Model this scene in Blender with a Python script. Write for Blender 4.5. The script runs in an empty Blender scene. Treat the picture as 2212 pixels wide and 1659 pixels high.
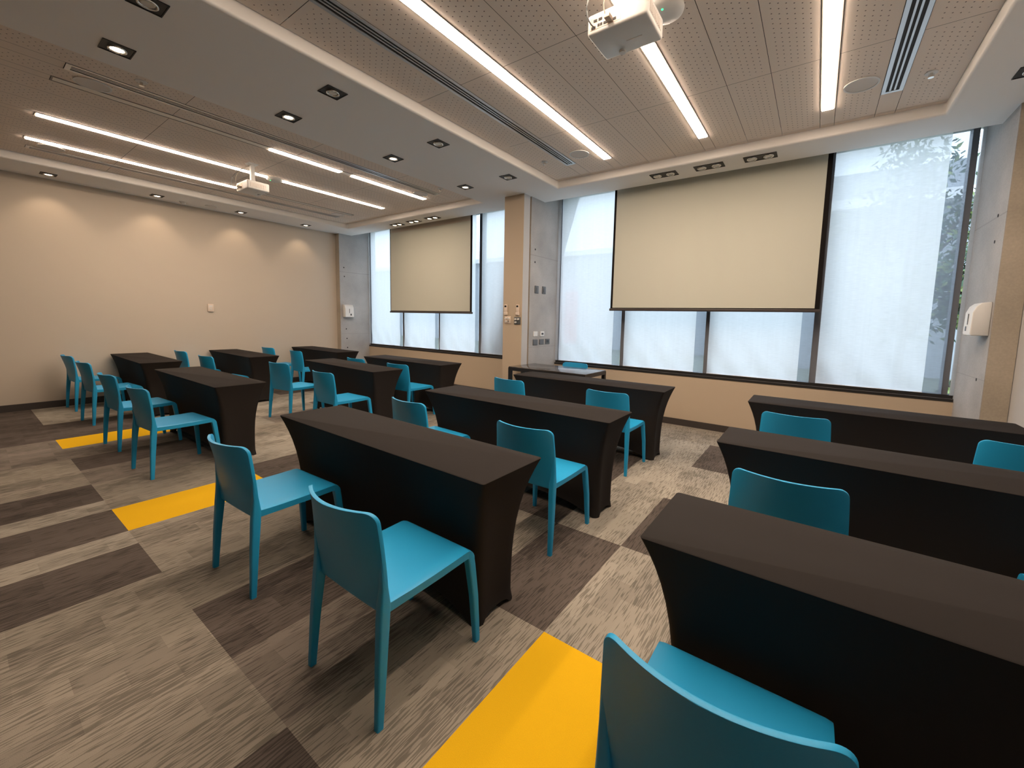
import bpy, bmesh, math, random
from mathutils import Vector, Matrix
S = bpy.context.scene
C = S.collection
PI = math.pi
# ------------------------------------------------------------------ camera
ZH = 1.44
cd = bpy.data.cameras.new('camera'); cam = bpy.data.objects.new('camera', cd); C.objects.link(cam)
cd.sensor_width = 36; cd.lens = 14.2477; cd.shift_x = -0.02127; cd.shift_y = -0.02344
cd.clip_start = 0.05; cd.clip_end = 200
rt = Vector((0.82059716, 0.57101518, 0.02370575)); up = Vector((-0.07622222, 0.06824051, 0.99475294)); fw = Vector((-0.56640134, 0.81809834, -0.09952201))
m = Matrix((rt, up, -fw)).transposed().to_4x4(); m.translation = Vector((0, 0, ZH)); cam.matrix_world = m
S.camera = cam
# ------------------------------------------------------------------ view, world
S.view_settings.view_transform = 'Standard'; S.view_settings.look = 'None'
S.view_settings.exposure = 0.0; S.view_settings.gamma = 1.0; S.view_settings.use_curve_mapping = False
W = bpy.data.worlds.new('sky'); S.world = W; W.use_nodes = True
bg = W.node_tree.nodes['Background']; bg.inputs[0].default_value = (0.72, 0.83, 1.0, 1); bg.inputs[1].default_value = 5.4
STRIP = 60.0      # radiance of the lit ceiling strips
SPOT = 0.3       # multiplier of the downlights
S.cycles.max_bounces = 9; S.cycles.diffuse_bounces = 5; S.cycles.transparent_max_bounces = 12
S.cycles.sample_clamp_indirect = 4.0; S.cycles.caustics_reflective = False; S.cycles.caustics_refractive = False
try: S.cycles.use_denoising = True
except Exception: pass

# room measures
ZC, ZT = 3.247, 3.345          # soffit, tray
XL, XR, YB, D = -9.05, 1.37, -3.2, 5.813
FINL, FINR = -8.90, 1.205
TH = 0.75
# ------------------------------------------------------------------ materials
MAT = {}
def nt(name):
    mt = bpy.data.materials.new(name); mt.use_nodes = True
    n = mt.node_tree.nodes; l = mt.node_tree.links
    MAT[name] = mt
    return mt, n, l, n['Principled BSDF']
def plain(name, col, rough=0.6, metal=0.0, spec=0.5, bump=0.0, bscale=200, var=0.0, vscale=3.0):
    mt, n, l, b = nt(name)
    b.inputs['Base Color'].default_value = (*col, 1); b.inputs['Roughness'].default_value = rough
    b.inputs['Metallic'].default_value = metal; b.inputs['Specular IOR Level'].default_value = spec
    tc = n.new('ShaderNodeTexCoord')
    if bump:
        t = n.new('ShaderNodeTexNoise'); t.inputs['Scale'].default_value = bscale; t.inputs['Detail'].default_value = 3
        bp = n.new('ShaderNodeBump'); bp.inputs['Strength'].default_value = bump; bp.inputs['Distance'].default_value = 0.002
        l.new(tc.outputs['Object'], t.inputs['Vector']); l.new(t.outputs['Fac'], bp.inputs['Height']); l.new(bp.outputs['Normal'], b.inputs['Normal'])
    if var:
        t = n.new('ShaderNodeTexNoise'); t.inputs['Scale'].default_value = vscale; t.inputs['Detail'].default_value = 4
        mx = n.new('ShaderNodeMix'); mx.data_type = 'RGBA'
        mx.inputs['A'].default_value = (*[c * (1 - var) for c in col], 1); mx.inputs['B'].default_value = (*[min(1, c * (1 + var)) for c in col], 1)
        l.new(tc.outputs['Object'], t.inputs['Vector']); l.new(t.outputs['Fac'], mx.inputs['Factor']); l.new(mx.outputs['Result'], b.inputs['Base Color'])
    return mt
def emis(name, col, s):
    mt = bpy.data.materials.new(name); mt.use_nodes = True; MAT[name] = mt
    n = mt.node_tree.nodes; l = mt.node_tree.links
    n.remove(n['Principled BSDF']); e = n.new('ShaderNodeEmission'); e.inputs[0].default_value = (*col, 1); e.inputs[1].default_value = s
    l.new(e.outputs[0], n['Material Output'].inputs[0]); return mt
plain('wall_paint', (0.565, 0.49, 0.405), 0.85, bump=0.15, bscale=350)
plain('tan_paint', (0.52, 0.42, 0.31), 0.8, bump=0.15, bscale=350)
plain('ceiling_paint', (0.86, 0.83, 0.80), 0.85, bump=0.1, bscale=300)
plain('back_wall', (0.07, 0.06, 0.055), 0.7)  # unseen wall, made dark to cut the light on camera-facing sides
plain('grey_paint_and_lit_side', (0.50, 0.49, 0.48), 0.8)
plain('panel_plain', (0.82, 0.71, 0.62), 0.75, bump=0.05)
plain('joint_dark', (0.06, 0.05, 0.045), 0.9)
plain('white_paint', (0.80, 0.80, 0.79), 0.5)
plain('black_metal', (0.02, 0.019, 0.02), 0.35)
plain('black_box', (0.012, 0.01, 0.01), 0.5)
plain('sill_black', (0.02, 0.019, 0.019), 0.4)
plain('mullion', (0.15, 0.16, 0.185), 0.45)
plain('baseboard', (0.045, 0.036, 0.032), 0.6)
plain('alu', (0.55, 0.55, 0.56), 0.35, metal=0.7)
plain('channel_grey', (0.25, 0.22, 0.20), 0.5)
plain('silver', (0.75, 0.72, 0.68), 0.25, metal=0.9)
plain('slot_dark', (0.015, 0.012, 0.012), 0.7)
plain('white_plastic', (0.72, 0.71, 0.69), 0.4)
plain('cream_plastic', (0.72, 0.60, 0.50), 0.45)
plain('grey_plastic', (0.10, 0.105, 0.11), 0.4)
plain('dark_screen', (0.01, 0.01, 0.011), 0.3)
plain('speaker_mesh', (0.72, 0.67, 0.63), 0.8, bump=0.3, bscale=900)
plain('screen_fabric', (0.56, 0.56, 0.485), 0.95, spec=0.05)
plain('screen_border', (0.012, 0.01, 0.01), 0.85, spec=0.1)
plain('screen_bar', (0.05, 0.04, 0.038), 0.4)
plain('teal', (0.019, 0.335, 0.63), 0.40, spec=0.35, bump=0.12, bscale=700, var=0.05, vscale=2)
plain('cloth', (0.024, 0.0205, 0.019), 0.85, spec=0.14, bump=0.25, bscale=1100)
MAT['cloth'].node_tree.nodes['Principled BSDF'].inputs['Sheen Weight'].default_value = 0.0
plain('desk_top', (0.05, 0.042, 0.038), 0.12, spec=0.9)
plain('cable', (0.55, 0.48, 0.40), 0.5)
plain('bark', (0.10, 0.08, 0.06), 0.9, var=0.3, vscale=12)
plain('leaf', (0.05, 0.10, 0.05), 0.6, var=0.4, vscale=9)
plain('leaf_light', (0.20, 0.26, 0.07), 0.6, var=0.4, vscale=9)
plain('outside_grey', (0.34, 0.36, 0.38), 0.8, var=0.15, vscale=2)
plain('outside_white', (0.8, 0.8, 0.8), 0.7)
plain('outside_ground', (0.16, 0.18, 0.13), 0.9, var=0.4, vscale=3)
plain('banner_red', (0.65, 0.03, 0.05), 0.6)
plain('strut', (0.16, 0.17, 0.18), 0.8, var=0.1)
emis('strip_lit', (1.0, 0.79, 0.61), STRIP)
emis('lamp_lit', (1.0, 0.80, 0.58), 14.0)
emis('led_green', (0.05, 1.0, 0.25), 3.0)
plain('strip_off', (0.70, 0.66, 0.60), 0.28, spec=0.6)

def math_node(n, l, op, a, b=None):
    t = n.new('ShaderNodeMath'); t.operation = op
    for i, v in enumerate((a, b)):
        if v is None: continue
        if isinstance(v, (int, float)): t.inputs[i].default_value = v
        else: l.new(v, t.inputs[i])
    return t.outputs[0]
# perforated ceiling board: staggered holes from UV in metres
def perforated():
    mt, n, l, b = nt('panel_perforated')
    b.inputs['Roughness'].default_value = 0.75
    uv = n.new('ShaderNodeUVMap'); uv.uv_map = 'UVMap'
    sp = n.new('ShaderNodeSeparateXYZ'); l.new(uv.outputs[0], sp.inputs[0])
    cu, cv = 0.040, 0.050
    M = lambda op, a, b_=None: math_node(n, l, op, a, b_)
    us = M('DIVIDE', sp.outputs[0], cu); col = M('FLOOR', us)
    off = M('MULTIPLY', M('MODULO', col, 2.0), 0.5)
    vs = M('ADD', M('DIVIDE', sp.outputs[1], cv), off)
    du = M('MULTIPLY', M('SUBTRACT', M('FRACT', us), 0.5), cu)
    dv = M('MULTIPLY', M('SUBTRACT', M('FRACT', vs), 0.5), cv)
    d = M('SQRT', M('ADD', M('MULTIPLY', du, du), M('MULTIPLY', dv, dv)))
    hole = M('LESS_THAN', d, 0.0042)
    mx = n.new('ShaderNodeMix'); mx.data_type = 'RGBA'
    mx.inputs['A'].default_value = (0.82, 0.71, 0.62, 1); mx.inputs['B'].default_value = (0.13, 0.095, 0.08, 1)
    l.new(hole, mx.inputs['Factor']); l.new(mx.outputs['Result'], b.inputs['Base Color'])
perforated()
# board-marked concrete
def concrete(name, col, joint=0.7):
    mt, n, l, b = nt(name)
    b.inputs['Roughness'].default_value = 0.8
    tc = n.new('ShaderNodeTexCoord')
    t1 = n.new('ShaderNodeTexNoise'); t1.inputs['Scale'].default_value = 2.2; t1.inputs['Detail'].default_value = 6
    t2 = n.new('ShaderNodeTexNoise'); t2.inputs['Scale'].default_value = 60; t2.inputs['Detail'].default_value = 4
    l.new(tc.outputs['Object'], t1.inputs['Vector']); l.new(tc.outputs['Object'], t2.inputs['Vector'])
    r = n.new('ShaderNodeValToRGB'); r.color_ramp.elements[0].position = 0.3; r.color_ramp.elements[1].position = 0.72
    r.color_ramp.elements[0].color = (*[c * 0.82 for c in col], 1); r.color_ramp.elements[1].color = (*[c * 1.12 for c in col], 1)
    l.new(t1.outputs['Fac'], r.inputs[0])
    mx = n.new('ShaderNodeMix'); mx.data_type = 'RGBA'; mx.blend_type = 'MULTIPLY'; mx.inputs['Factor'].default_value = 0.25
    l.new(r.outputs[0], mx.inputs['A']); l.new(t2.outputs['Fac'], mx.inputs['B'])
    # thin formwork joints at fixed heights
    ge = n.new('ShaderNodeNewGeometry'); sp = n.new('ShaderNodeSeparateXYZ'); l.new(ge.outputs['Position'], sp.inputs[0])
    M = lambda op, a, b_=None: math_node(n, l, op, a, b_)
    ln = M('MAXIMUM', M('LESS_THAN', M('ABSOLUTE', M('SUBTRACT', sp.outputs[2], 2.41)), 0.006), M('LESS_THAN', M('ABSOLUTE', M('SUBTRACT', sp.outputs[2], 1.01)), 0.003))
    mj = n.new('ShaderNodeMix'); mj.data_type = 'RGBA'; mj.inputs['B'].default_value = (*[c * 0.6 for c in col], 1)
    l.new(M('MULTIPLY', ln, joint), mj.inputs['Factor']); l.new(mx.outputs['Result'], mj.inputs['A'])
    l.new(mj.outputs['Result'], b.inputs['Base Color'])
    bp = n.new('ShaderNodeBump'); bp.inputs['Strength'].default_value = 0.15; bp.inputs['Distance'].default_value = 0.003
    l.new(t2.outputs['Fac'], bp.inputs['Height']); l.new(bp.outputs['Normal'], b.inputs['Normal'])
concrete('concrete', (0.47, 0.455, 0.44))
concrete('concrete_warm_lit', (0.50, 0.43, 0.34), 0.0)  # same raw concrete, with warm lamplight put into its tan colour
# carpet planks: own colour per plank (vertex colour) + woven streaks along the plank
def carpet():
    mt, n, l, b = nt('carpet')
    b.inputs['Roughness'].default_value = 0.95; b.inputs['Specular IOR Level'].default_value = 0.1
    at = n.new('ShaderNodeVertexColor'); at.layer_name = 'tile'
    ge = n.new('ShaderNodeNewGeometry'); sp = n.new('ShaderNodeSeparateXYZ'); l.new(ge.outputs['Position'], sp.inputs[0])
    M = lambda op, a, b_=None: math_node(n, l, op, a, b_)
    # streaks
    cx = n.new('ShaderNodeCombineXYZ'); l.new(M('MULTIPLY', sp.outputs[0], 150.0), cx.inputs[0]); l.new(M('MULTIPLY', sp.outputs[1], 9.0), cx.inputs[1])
    ns = n.new('ShaderNodeTexNoise'); ns.inputs['Scale'].default_value = 1.0; ns.inputs['Detail'].default_value = 1.0
    l.new(cx.outputs[0], ns.inputs['Vector'])
    c2 = n.new('ShaderNodeCombineXYZ'); l.new(M('MULTIPLY', sp.outputs[0], 3.1), c2.inputs[0]); l.new(M('MULTIPLY', sp.outputs[1], 1.6), c2.inputs[1])
    nb = n.new('ShaderNodeTexNoise'); nb.inputs['Scale'].default_value = 1.0; nb.inputs['Detail'].default_value = 2.0
    l.new(c2.outputs[0], nb.inputs['Vector'])
    thr = M('ADD', M('MULTIPLY', nb.outputs['Fac'], -0.55), 0.82)
    st = n.new('ShaderNodeMapRange'); l.new(M('SUBTRACT', ns.outputs['Fac'], thr), st.inputs['Value'])
    st.inputs['From Min'].default_value = -0.015; st.inputs['From Max'].default_value = 0.03
    # block patches
    px = M('FLOOR', M('DIVIDE', sp.outputs[0], 0.121)); py = M('FLOOR', M('DIVIDE', M('ADD', sp.outputs[1], M('MULTIPLY', px, 0.137)), 0.27))
    c3 = n.new('ShaderNodeCombineXYZ'); l.new(px, c3.inputs[0]); l.new(py, c3.inputs[1])
    wn = n.new('ShaderNodeTexWhiteNoise'); wn.noise_dimensions = '2D'; l.new(c3.outputs[0], wn.inputs['Vector'])
    patch = M('GREATER_THAN', wn.outputs['Value'], 0.82)
    patch2 = M('LESS_THAN', wn.outputs['Value'], 0.2)
    # fine pile
    fn = n.new('ShaderNodeTexNoise'); fn.inputs['Scale'].default_value = 420; fn.inputs['Detail'].default_value = 1
    l.new(ge.outputs['Position'], fn.inputs['Vector'])
    yel = at.outputs['Alpha']     # 1 = patterned plank, 0 = plain yellow plank
    k = M('SUBTRACT', 1.0, M('MULTIPLY', M('MULTIPLY', st.outputs[0], 0.42), yel))
    k = M('MULTIPLY', k, M('SUBTRACT', 1.0, M('MULTIPLY', M('MULTIPLY', patch, 0.15), yel)))
    k = M('MULTIPLY', k, M('ADD', 1.0, M('MULTIPLY', M('MULTIPLY', patch2, 0.10), yel)))
    k = M('MULTIPLY', k, M('ADD', 0.86, M('MULTIPLY', fn.outputs['Fac'], 0.28)))
    vm = n.new('ShaderNodeVectorMath'); vm.operation = 'SCALE'
    l.new(at.outputs['Color'], vm.inputs[0]); l.new(k, vm.inputs['Scale']); l.new(vm.outputs[0], b.inputs['Base Color'])
    wv = n.new('ShaderNodeMath'); wv.operation = 'SINE'; l.new(M('MULTIPLY', sp.outputs[0], 900.0), wv.inputs[0])
    bp = n.new('ShaderNodeBump'); bp.inputs['Strength'].default_value = 0.35; bp.inputs['Distance'].default_value = 0.002
    l.new(M('ADD', fn.outputs['Fac'], M('MULTIPLY', wv.outputs[0], 0.2)), bp.inputs['Height']); l.new(bp.outputs['Normal'], b.inputs['Normal'])
carpet()
# translucent blind fabric
def fabric(name, col, trans, gloss=0.0, wr=0.5):
    mt = bpy.data.materials.new(name); mt.use_nodes = True; MAT[name] = mt
    n = mt.node_tree.nodes; l = mt.node_tree.links; n.remove(n['Principled BSDF'])
    tl = n.new('ShaderNodeBsdfTranslucent'); df = n.new('ShaderNodeBsdfDiffuse'); tp = n.new('ShaderNodeBsdfTransparent')
    tc = n.new('ShaderNodeTexCoord'); mp = n.new('ShaderNodeMapping'); mp.inputs['Scale'].default_value = (14, 14, 260)
    l.new(tc.outputs['Object'], mp.inputs['Vector'])
    t = n.new('ShaderNodeTexNoise'); t.inputs['Scale'].default_value = 1; t.inputs['Detail'].default_value = 3; l.new(mp.outputs[0], t.inputs['Vector'])
    mp2 = n.new('ShaderNodeMapping'); mp2.inputs['Scale'].default_value = (26, 26, 0.9); l.new(tc.outputs['Object'], mp2.inputs['Vector'])
    t2 = n.new('ShaderNodeTexNoise'); t2.inputs['Scale'].default_value = 1; t2.inputs['Detail'].default_value = 2; t2.inputs['Distortion'].default_value = 0.6; l.new(mp2.outputs[0], t2.inputs['Vector'])
    M = lambda op, a, b_=None: math_node(n, l, op, a, b_)
    f = M('ADD', M('MULTIPLY', t.outputs['Fac'], 0.34), M('MULTIPLY', t2.outputs['Fac'], 0.10))
    f = M('ADD', f, 0.68)
    vm = n.new('ShaderNodeVectorMath'); vm.operation = 'SCALE'; vm.inputs[0].default_value = col; l.new(f, vm.inputs['Scale'])
    l.new(vm.outputs[0], tl.inputs[0]); df.inputs[0].default_value = (*[c * 0.75 for c in col], 1)
    m1 = n.new('ShaderNodeMixShader'); m1.inputs[0].default_value = 0.35; l.new(tl.outputs[0], m1.inputs[1]); l.new(df.outputs[0], m1.inputs[2])
    m2 = n.new('ShaderNodeMixShader'); m2.inputs[0].default_value = trans; l.new(m1.outputs[0], m2.inputs[1]); l.new(tp.outputs[0], m2.inputs[2])
    l.new(m2.outputs[0], n['Material Output'].inputs[0])
fabric('blind_fabric', (0.93, 0.935, 0.94), 0.085)
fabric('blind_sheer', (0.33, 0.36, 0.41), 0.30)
fabric('banner_cloth', (1.0, 0.22, 0.28), 0.25)
fabric('slit_white', (1.0, 1.0, 1.0), 0.45)
def glass():
    mt = bpy.data.materials.new('glass'); mt.use_nodes = True; MAT['glass'] = mt
    n = mt.node_tree.nodes; l = mt.node_tree.links; n.remove(n['Principled BSDF'])
    tp = n.new('ShaderNodeBsdfTransparent'); tp.inputs[0].default_value = (0.93, 0.96, 0.96, 1)
    gl = n.new('ShaderNodeBsdfGlossy'); gl.inputs['Roughness'].default_value = 0.02
    mx = n.new('ShaderNodeMixShader'); mx.inputs[0].default_value = 0.06
    l.new(tp.outputs[0], mx.inputs[1]); l.new(gl.outputs[0], mx.inputs[2]); l.new(mx.outputs[0], n['Material Output'].inputs[0])
glass()

# ------------------------------------------------------------------ mesh helpers
def box(bm, x0, x1, y0, y1, z0, z1, mi=0):
    vs = [bm.verts.new((x, y, z)) for z in (z0, z1) for y in (y0, y1) for x in (x0, x1)]
    fs = [(0, 2, 3, 1), (4, 5, 7, 6), (0, 1, 5, 4), (2, 6, 7, 3), (0, 4, 6, 2), (1, 3, 7, 5)]
    out = []
    for f in fs:
        fc = bm.faces.new([vs[i] for i in f]); fc.material_index = mi; out.append(fc)
    return out
def cyl(bm, c, r, h, axis='z', seg=32, r2=None, mi=0):
    r2 = r if r2 is None else r2
    def P(a, rr, t):
        u, v = rr * math.cos(a), rr * math.sin(a)
        return {'z': (c[0] + u, c[1] + v, c[2] + t), 'y': (c[0] + u, c[1] + t, c[2] + v), 'x': (c[0] + t, c[1] + u, c[2] + v)}[axis]
    A = [bm.verts.new(P(2 * PI * i / seg, r, 0)) for i in range(seg)]
    B = [bm.verts.new(P(2 * PI * i / seg, r2, h)) for i in range(seg)]
    fs = [bm.faces.new(A[::-1]), bm.faces.new(B)] + [bm.faces.new((A[i], A[(i + 1) % seg], B[(i + 1) % seg], B[i])) for i in range(seg)]
    for f in fs: f.material_index = mi
    return fs
def ring(bm, c, r0, r1, z0, z1, seg=40, mi=0):
    P = []
    for r, z in ((r0, z0), (r1, z0), (r1, z1), (r0, z1)):
        P.append([bm.verts.new((c[0] + r * math.cos(2 * PI * i / seg), c[1] + r * math.sin(2 * PI * i / seg), z)) for i in range(seg)])
    for k in range(4):
        a, b = P[k], P[(k + 1) % 4]
        for i in range(seg):
            bm.faces.new((a[i], a[(i + 1) % seg], b[(i + 1) % seg], b[i])).material_index = mi
def tube(bm, pts, r, seg=8, mi=0):
    pts = [Vector(p) for p in pts]; rings = []
    for i, p in enumerate(pts):
        d = (pts[min(i + 1, len(pts) - 1)] - pts[max(i - 1, 0)]).normalized()
        a = d.cross(Vector((0, 0, 1)))
        if a.length < 0.05: a = d.cross(Vector((1, 0, 0)))
        a.normalize(); b = d.cross(a)
        rings.append([bm.verts.new(p + a * r * math.cos(2 * PI * k / seg) + b * r * math.sin(2 * PI * k / seg)) for k in range(seg)])
    for A, B in zip(rings, rings[1:]):
        for k in range(seg): bm.faces.new((A[k], A[(k + 1) % seg], B[(k + 1) % seg], B[k])).material_index = mi
    bm.faces.new(rings[0][::-1]).material_index = mi; bm.faces.new(rings[-1]).material_index = mi
def loft(bm, rings, cap=True):
    R = [[bm.verts.new(p) for p in r] for r in rings]
    for A, B in zip(R, R[1:]):
        k = len(A)
        for i in range(k): bm.faces.new((A[i], A[(i + 1) % k], B[(i + 1) % k], B[i]))
    if cap: bm.faces.new(R[0][::-1]); bm.faces.new(R[-1])
def obj(name, bm, mats, parent=None, bevel=0, smooth=False, loc=None, segs=2):
    bmesh.ops.recalc_face_normals(bm, faces=bm.faces[:])
    me = bpy.data.meshes.new(name); bm.to_mesh(me); bm.free()
    for k in ([mats] if isinstance(mats, str) else mats): me.materials.append(MAT[k])
    o = bpy.data.objects.new(name, me); C.objects.link(o)
    if smooth:
        for p in me.polygons: p.use_smooth = True
    if bevel:
        b = o.modifiers.new('bevel', 'BEVEL'); b.width = bevel; b.segments = segs; b.limit_method = 'ANGLE'; b.angle_limit = math.radians(40)
        for p in me.polygons: p.use_smooth = True
        b.harden_normals = False
    if loc: o.location = loc
    if parent: o.parent = parent
    return o
def smooth_by_angle(o, deg=40):
    me = o.data
    bm = bmesh.new(); bm.from_mesh(me)
    for e in bm.edges:
        if len(e.link_faces) == 2: e.smooth = e.calc_face_angle(0) < math.radians(deg)
    for f in bm.faces: f.smooth = True
    bm.to_mesh(me); bm.free()
def boxo(name, x0, x1, y0, y1, z0, z1, mat, parent=None, bevel=0):
    bm = bmesh.new(); box(bm, x0, x1, y0, y1, z0, z1); return obj(name, bm, mat, parent, bevel)
def thing(name, label, cat, loc=(0, 0, 0), rotz=0, group=None):
    o = bpy.data.objects.new(name, None); C.objects.link(o); o.empty_display_size = 0.1
    o.location = loc; o.rotation_euler = (0, 0, rotz); o['label'] = label; o['category'] = cat
    if group: o['group'] = group
    return o
def tag(o, label, cat, group=None):
    o['label'] = label; o['category'] = cat
    if group: o['group'] = group
    return o
def struct(o): o['kind'] = 'structure'; return o
def dup(root, loc, rotz, label, group=None):
    r = root.copy(); C.objects.link(r); r.location = loc; r.rotation_euler = (0, 0, rotz); r['label'] = label
    if group: r['group'] = group
    for ch in list(root.children):
        c = ch.copy(); C.objects.link(c); c.parent = r
        for g in ch.children:
            d = g.copy(); C.objects.link(d); d.parent = c
    return r
def bezier(p, n=14):
    out = []
    P = [Vector(q) for q in p]
    for i in range(n + 1):
        t = i / n; Q = P[:]
        while len(Q) > 1: Q = [Q[j].lerp(Q[j + 1], t) for j in range(len(Q) - 1)]
        out.append(Q[0])
    return out

# ------------------------------------------------------------------ floor of carpet planks
random.seed(7)
PW, PL, PX, PY = 0.2425, 0.90, -0.93, 0.58
LIGHT = (0.345, 0.310, 0.262); MIDL = (0.295, 0.260, 0.215); MID = (0.23, 0.197, 0.168); DARK = (0.115, 0.095, 0.083); YEL = (0.80, 0.46, 0.012)
fixed = {}
def setp(ks, row, c):
    for k in ks: fixed[(k, row)] = c
# k counts planks to the left of x=PX, row counts plank lengths from y=PY
setp((14, 15), -1, DARK); setp((11, 12), -1, DARK); setp((8, 9), -1, DARK); setp((0, 1), -1, DARK)
setp((11, 12), 0, YEL); setp((22, 23), 0, YEL); setp((-2, -1), 0, YEL)
setp((18, 19), 0, DARK); setp((4, 5), 0, DARK); setp((25, 26), 0, DARK); setp((16, 17), 0, MID); setp((20, 21), 0, MID)
setp((13,), -1, LIGHT); setp((10,), -1, LIGHT); setp((6, 7, 5, 4, 3, 2), -1, MIDL); setp((16, 17, 18, 19), -1, MIDL); setp((20, 21), -1, MID)
setp((13, 14, 15), 0, MIDL); setp((6, 7, 8, 9, 10), 0, MIDL); setp((2, 3), 0, MID); setp((0, 1), 0, MIDL)
setp((0, 1), 1, DARK); setp((-1, -2), 1, LIGHT); setp((-3, -4), 1, MID); setp((2, 3), 1, MIDL); setp((4, 5, 6, 7), 1, MIDL); setp((8, 9), 1, DARK); setp((10, 11), 1, LIGHT); setp((12, 13), 1, DARK); setp((14, 15), 1, LIGHT)
setp((0, 1), 2, LIGHT); setp((-2, -1), 2, DARK); setp((2, 3), 2, DARK); setp((-4, -3), 2, LIGHT); setp((4, 5), 2, MIDL)
setp((-3, -2, -1, 0, 1), 3, LIGHT); setp((2, 3), 3, DARK); setp((-2, -1), 4, DARK); setp((0, 1, 2, 3), 4, LIGHT); setp((-2, -1, 0, 1), 5, MIDL)
setp((30, 31, 32, 33), -1, DARK)
bm = bmesh.new(); lay = bm.loops.layers.float_color.new('tile')
k0, k1 = -12, 36
for row in range(-5, 7):
    prev = None
    for k in range(k0, k1):
        xa, xb = PX - (k + 1) * PW, PX - k * PW
        ya, yb = PY + row * PL, PY + (row + 1) * PL
        xa, xb = max(xa, XL - 0.02), min(xb, XR + 0.02); ya, yb = max(ya, YB - 0.02), min(yb, D + 0.02)
        if xb - xa < 0.005 or yb - ya < 0.005: continue
        if (k, row) in fixed: c = fixed[(k, row)]
        else:
            if prev is None or k % 2 == 0: prev = random.choices([LIGHT, MIDL, MID, DARK], [4, 4, 2, 1.6])[0]
            c = prev
        j = 1 if c is YEL else 1 + random.uniform(-0.05, 0.05)
        vs = [bm.verts.new(p) for p in ((xa, ya, 0), (xb, ya, 0), (xb, yb, 0), (xa, yb, 0))]
        f = bm.faces.new(vs)
        for lp in f.loops: lp[lay] = (c[0] * j, c[1] * j, c[2] * j, 0.0 if c is YEL else 1.0)
fl = obj('floor', bm, 'carpet'); struct(fl)
struct(boxo('wall_left', XL - 0.15, XL, YB, D + 0.3, 0, 3.75, 'wall_paint'))
struct(boxo('wall_right', XR, XR + 0.15, YB, D + 0.3, 0, 3.75, 'grey_paint_and_lit_side'))
struct(boxo('wall_back', XL - 0.15, XR + 0.15, YB - 0.15, YB, 0, 3.75, 'back_wall'))
struct(boxo('baseboard_left', XL, XL + 0.014, YB, 5.10, 0, 0.095, 'baseboard'))
struct(boxo('baseboard_right', XR - 0.014, XR, YB, 5.0, 0, 0.095, 'baseboard'))
struct(boxo('baseboard_back', XL + 0.014, XR - 0.014, YB, YB + 0.014, 0, 0.095, 'baseboard'))
# window wall below the sills
struct(boxo('wall_front', XL, XR, D, D + 0.22, 0, 0.70, 'tan_paint'))
for x0, x1 in ((FINL, -3.965), (-3.60, FINR)): struct(boxo('baseboard_front', x0, x1, D - 0.014, D, 0, 0.09, 'baseboard'))
# header above the windows (inside the blind pocket)
struct(boxo('wall_front_header', XL, XR, D + 0.05, D + 0.25, 3.45, 3.75, 'ceiling_paint'))
# concrete fins
def fin(name, x0, x1, y0, y1, xs, holes):
    w = struct(boxo(name, x0, x1, y0, y1, 0, 3.75, 'concrete'))
    bm = bmesh.new(); box(bm, x0 + 0.004, x1 - 0.004, y0 - 0.004, y0 - 0.0005, 0, 3.246); obj('pier_end', bm, 'concrete_warm_lit', w)
    for hy, hz in holes:
        bm = bmesh.new()
        sx = xs[0]; cyl(bm, (sx - 0.002 * xs[1], hy, hz), 0.014, 0.004 * xs[1], 'x', 20); obj('tie_hole', bm, 'slot_dark', w)
    return w
fin('wall_left_pier', XL + 0.001, FINL, 5.10, D + 0.15, (FINL, 1), [(5.2, 2.51), (5.21, 2.31), (5.23, 1.12), (5.24, 0.9), (5.25, 0.69)])
fin('wall_centre_pier', -3.96, -3.60, 5.05, D + 0.15, (-3.60, 1), [(5.17, 2.5), (5.17, 2.31)])
fin('wall_right_pier', FINR, XR - 0.001, 5.00, D + 0.15, (FINR, -1), [(5.2, 2.42), (5.2, 2.2), (5.2, 1.0)])
# tan boxed column in front of the centre pier
bm = bmesh.new(); box(bm, -3.965, -3.605, 4.87, 5.02, 0, ZC); cb = obj('wall_centre', bm, ['tan_paint', 'grey_paint_and_lit_side']); struct(cb)
for p in cb.data.polygons:
    if abs(p.normal.x) > 0.9: p.material_index = 1  # column sides in grey: the window light on them put into the colour
bm = bmesh.new(); box(bm, -3.93, -3.625, 5.02, 5.05, 0, ZC); obj('shaded_gap', bm, 'slot_dark', cb)  # dark filler in the open gap, its shade put into the colour

# ------------------------------------------------------------------ ceiling
T1 = (-8.28, -4.477); T2 = (-3.08, 0.757); TY0, TY1 = 0.15, 4.94
ceil = bpy.data.objects.new('ceiling', None); C.objects.link(ceil); struct(ceil)
bm = bmesh.new()
YS = 5.42
for (x0, x1, y0, y1) in ((XL, T1[0], YB, YS), (T1[1], T2[0], YB, YS), (T2[1], XR, YB, YS), (T1[0], T1[1], TY1, YS), (T2[0], T2[1], TY1, YS), (T1[0], T1[1], YB, TY0), (T2[0], T2[1], YB, TY0)):
    pass
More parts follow.
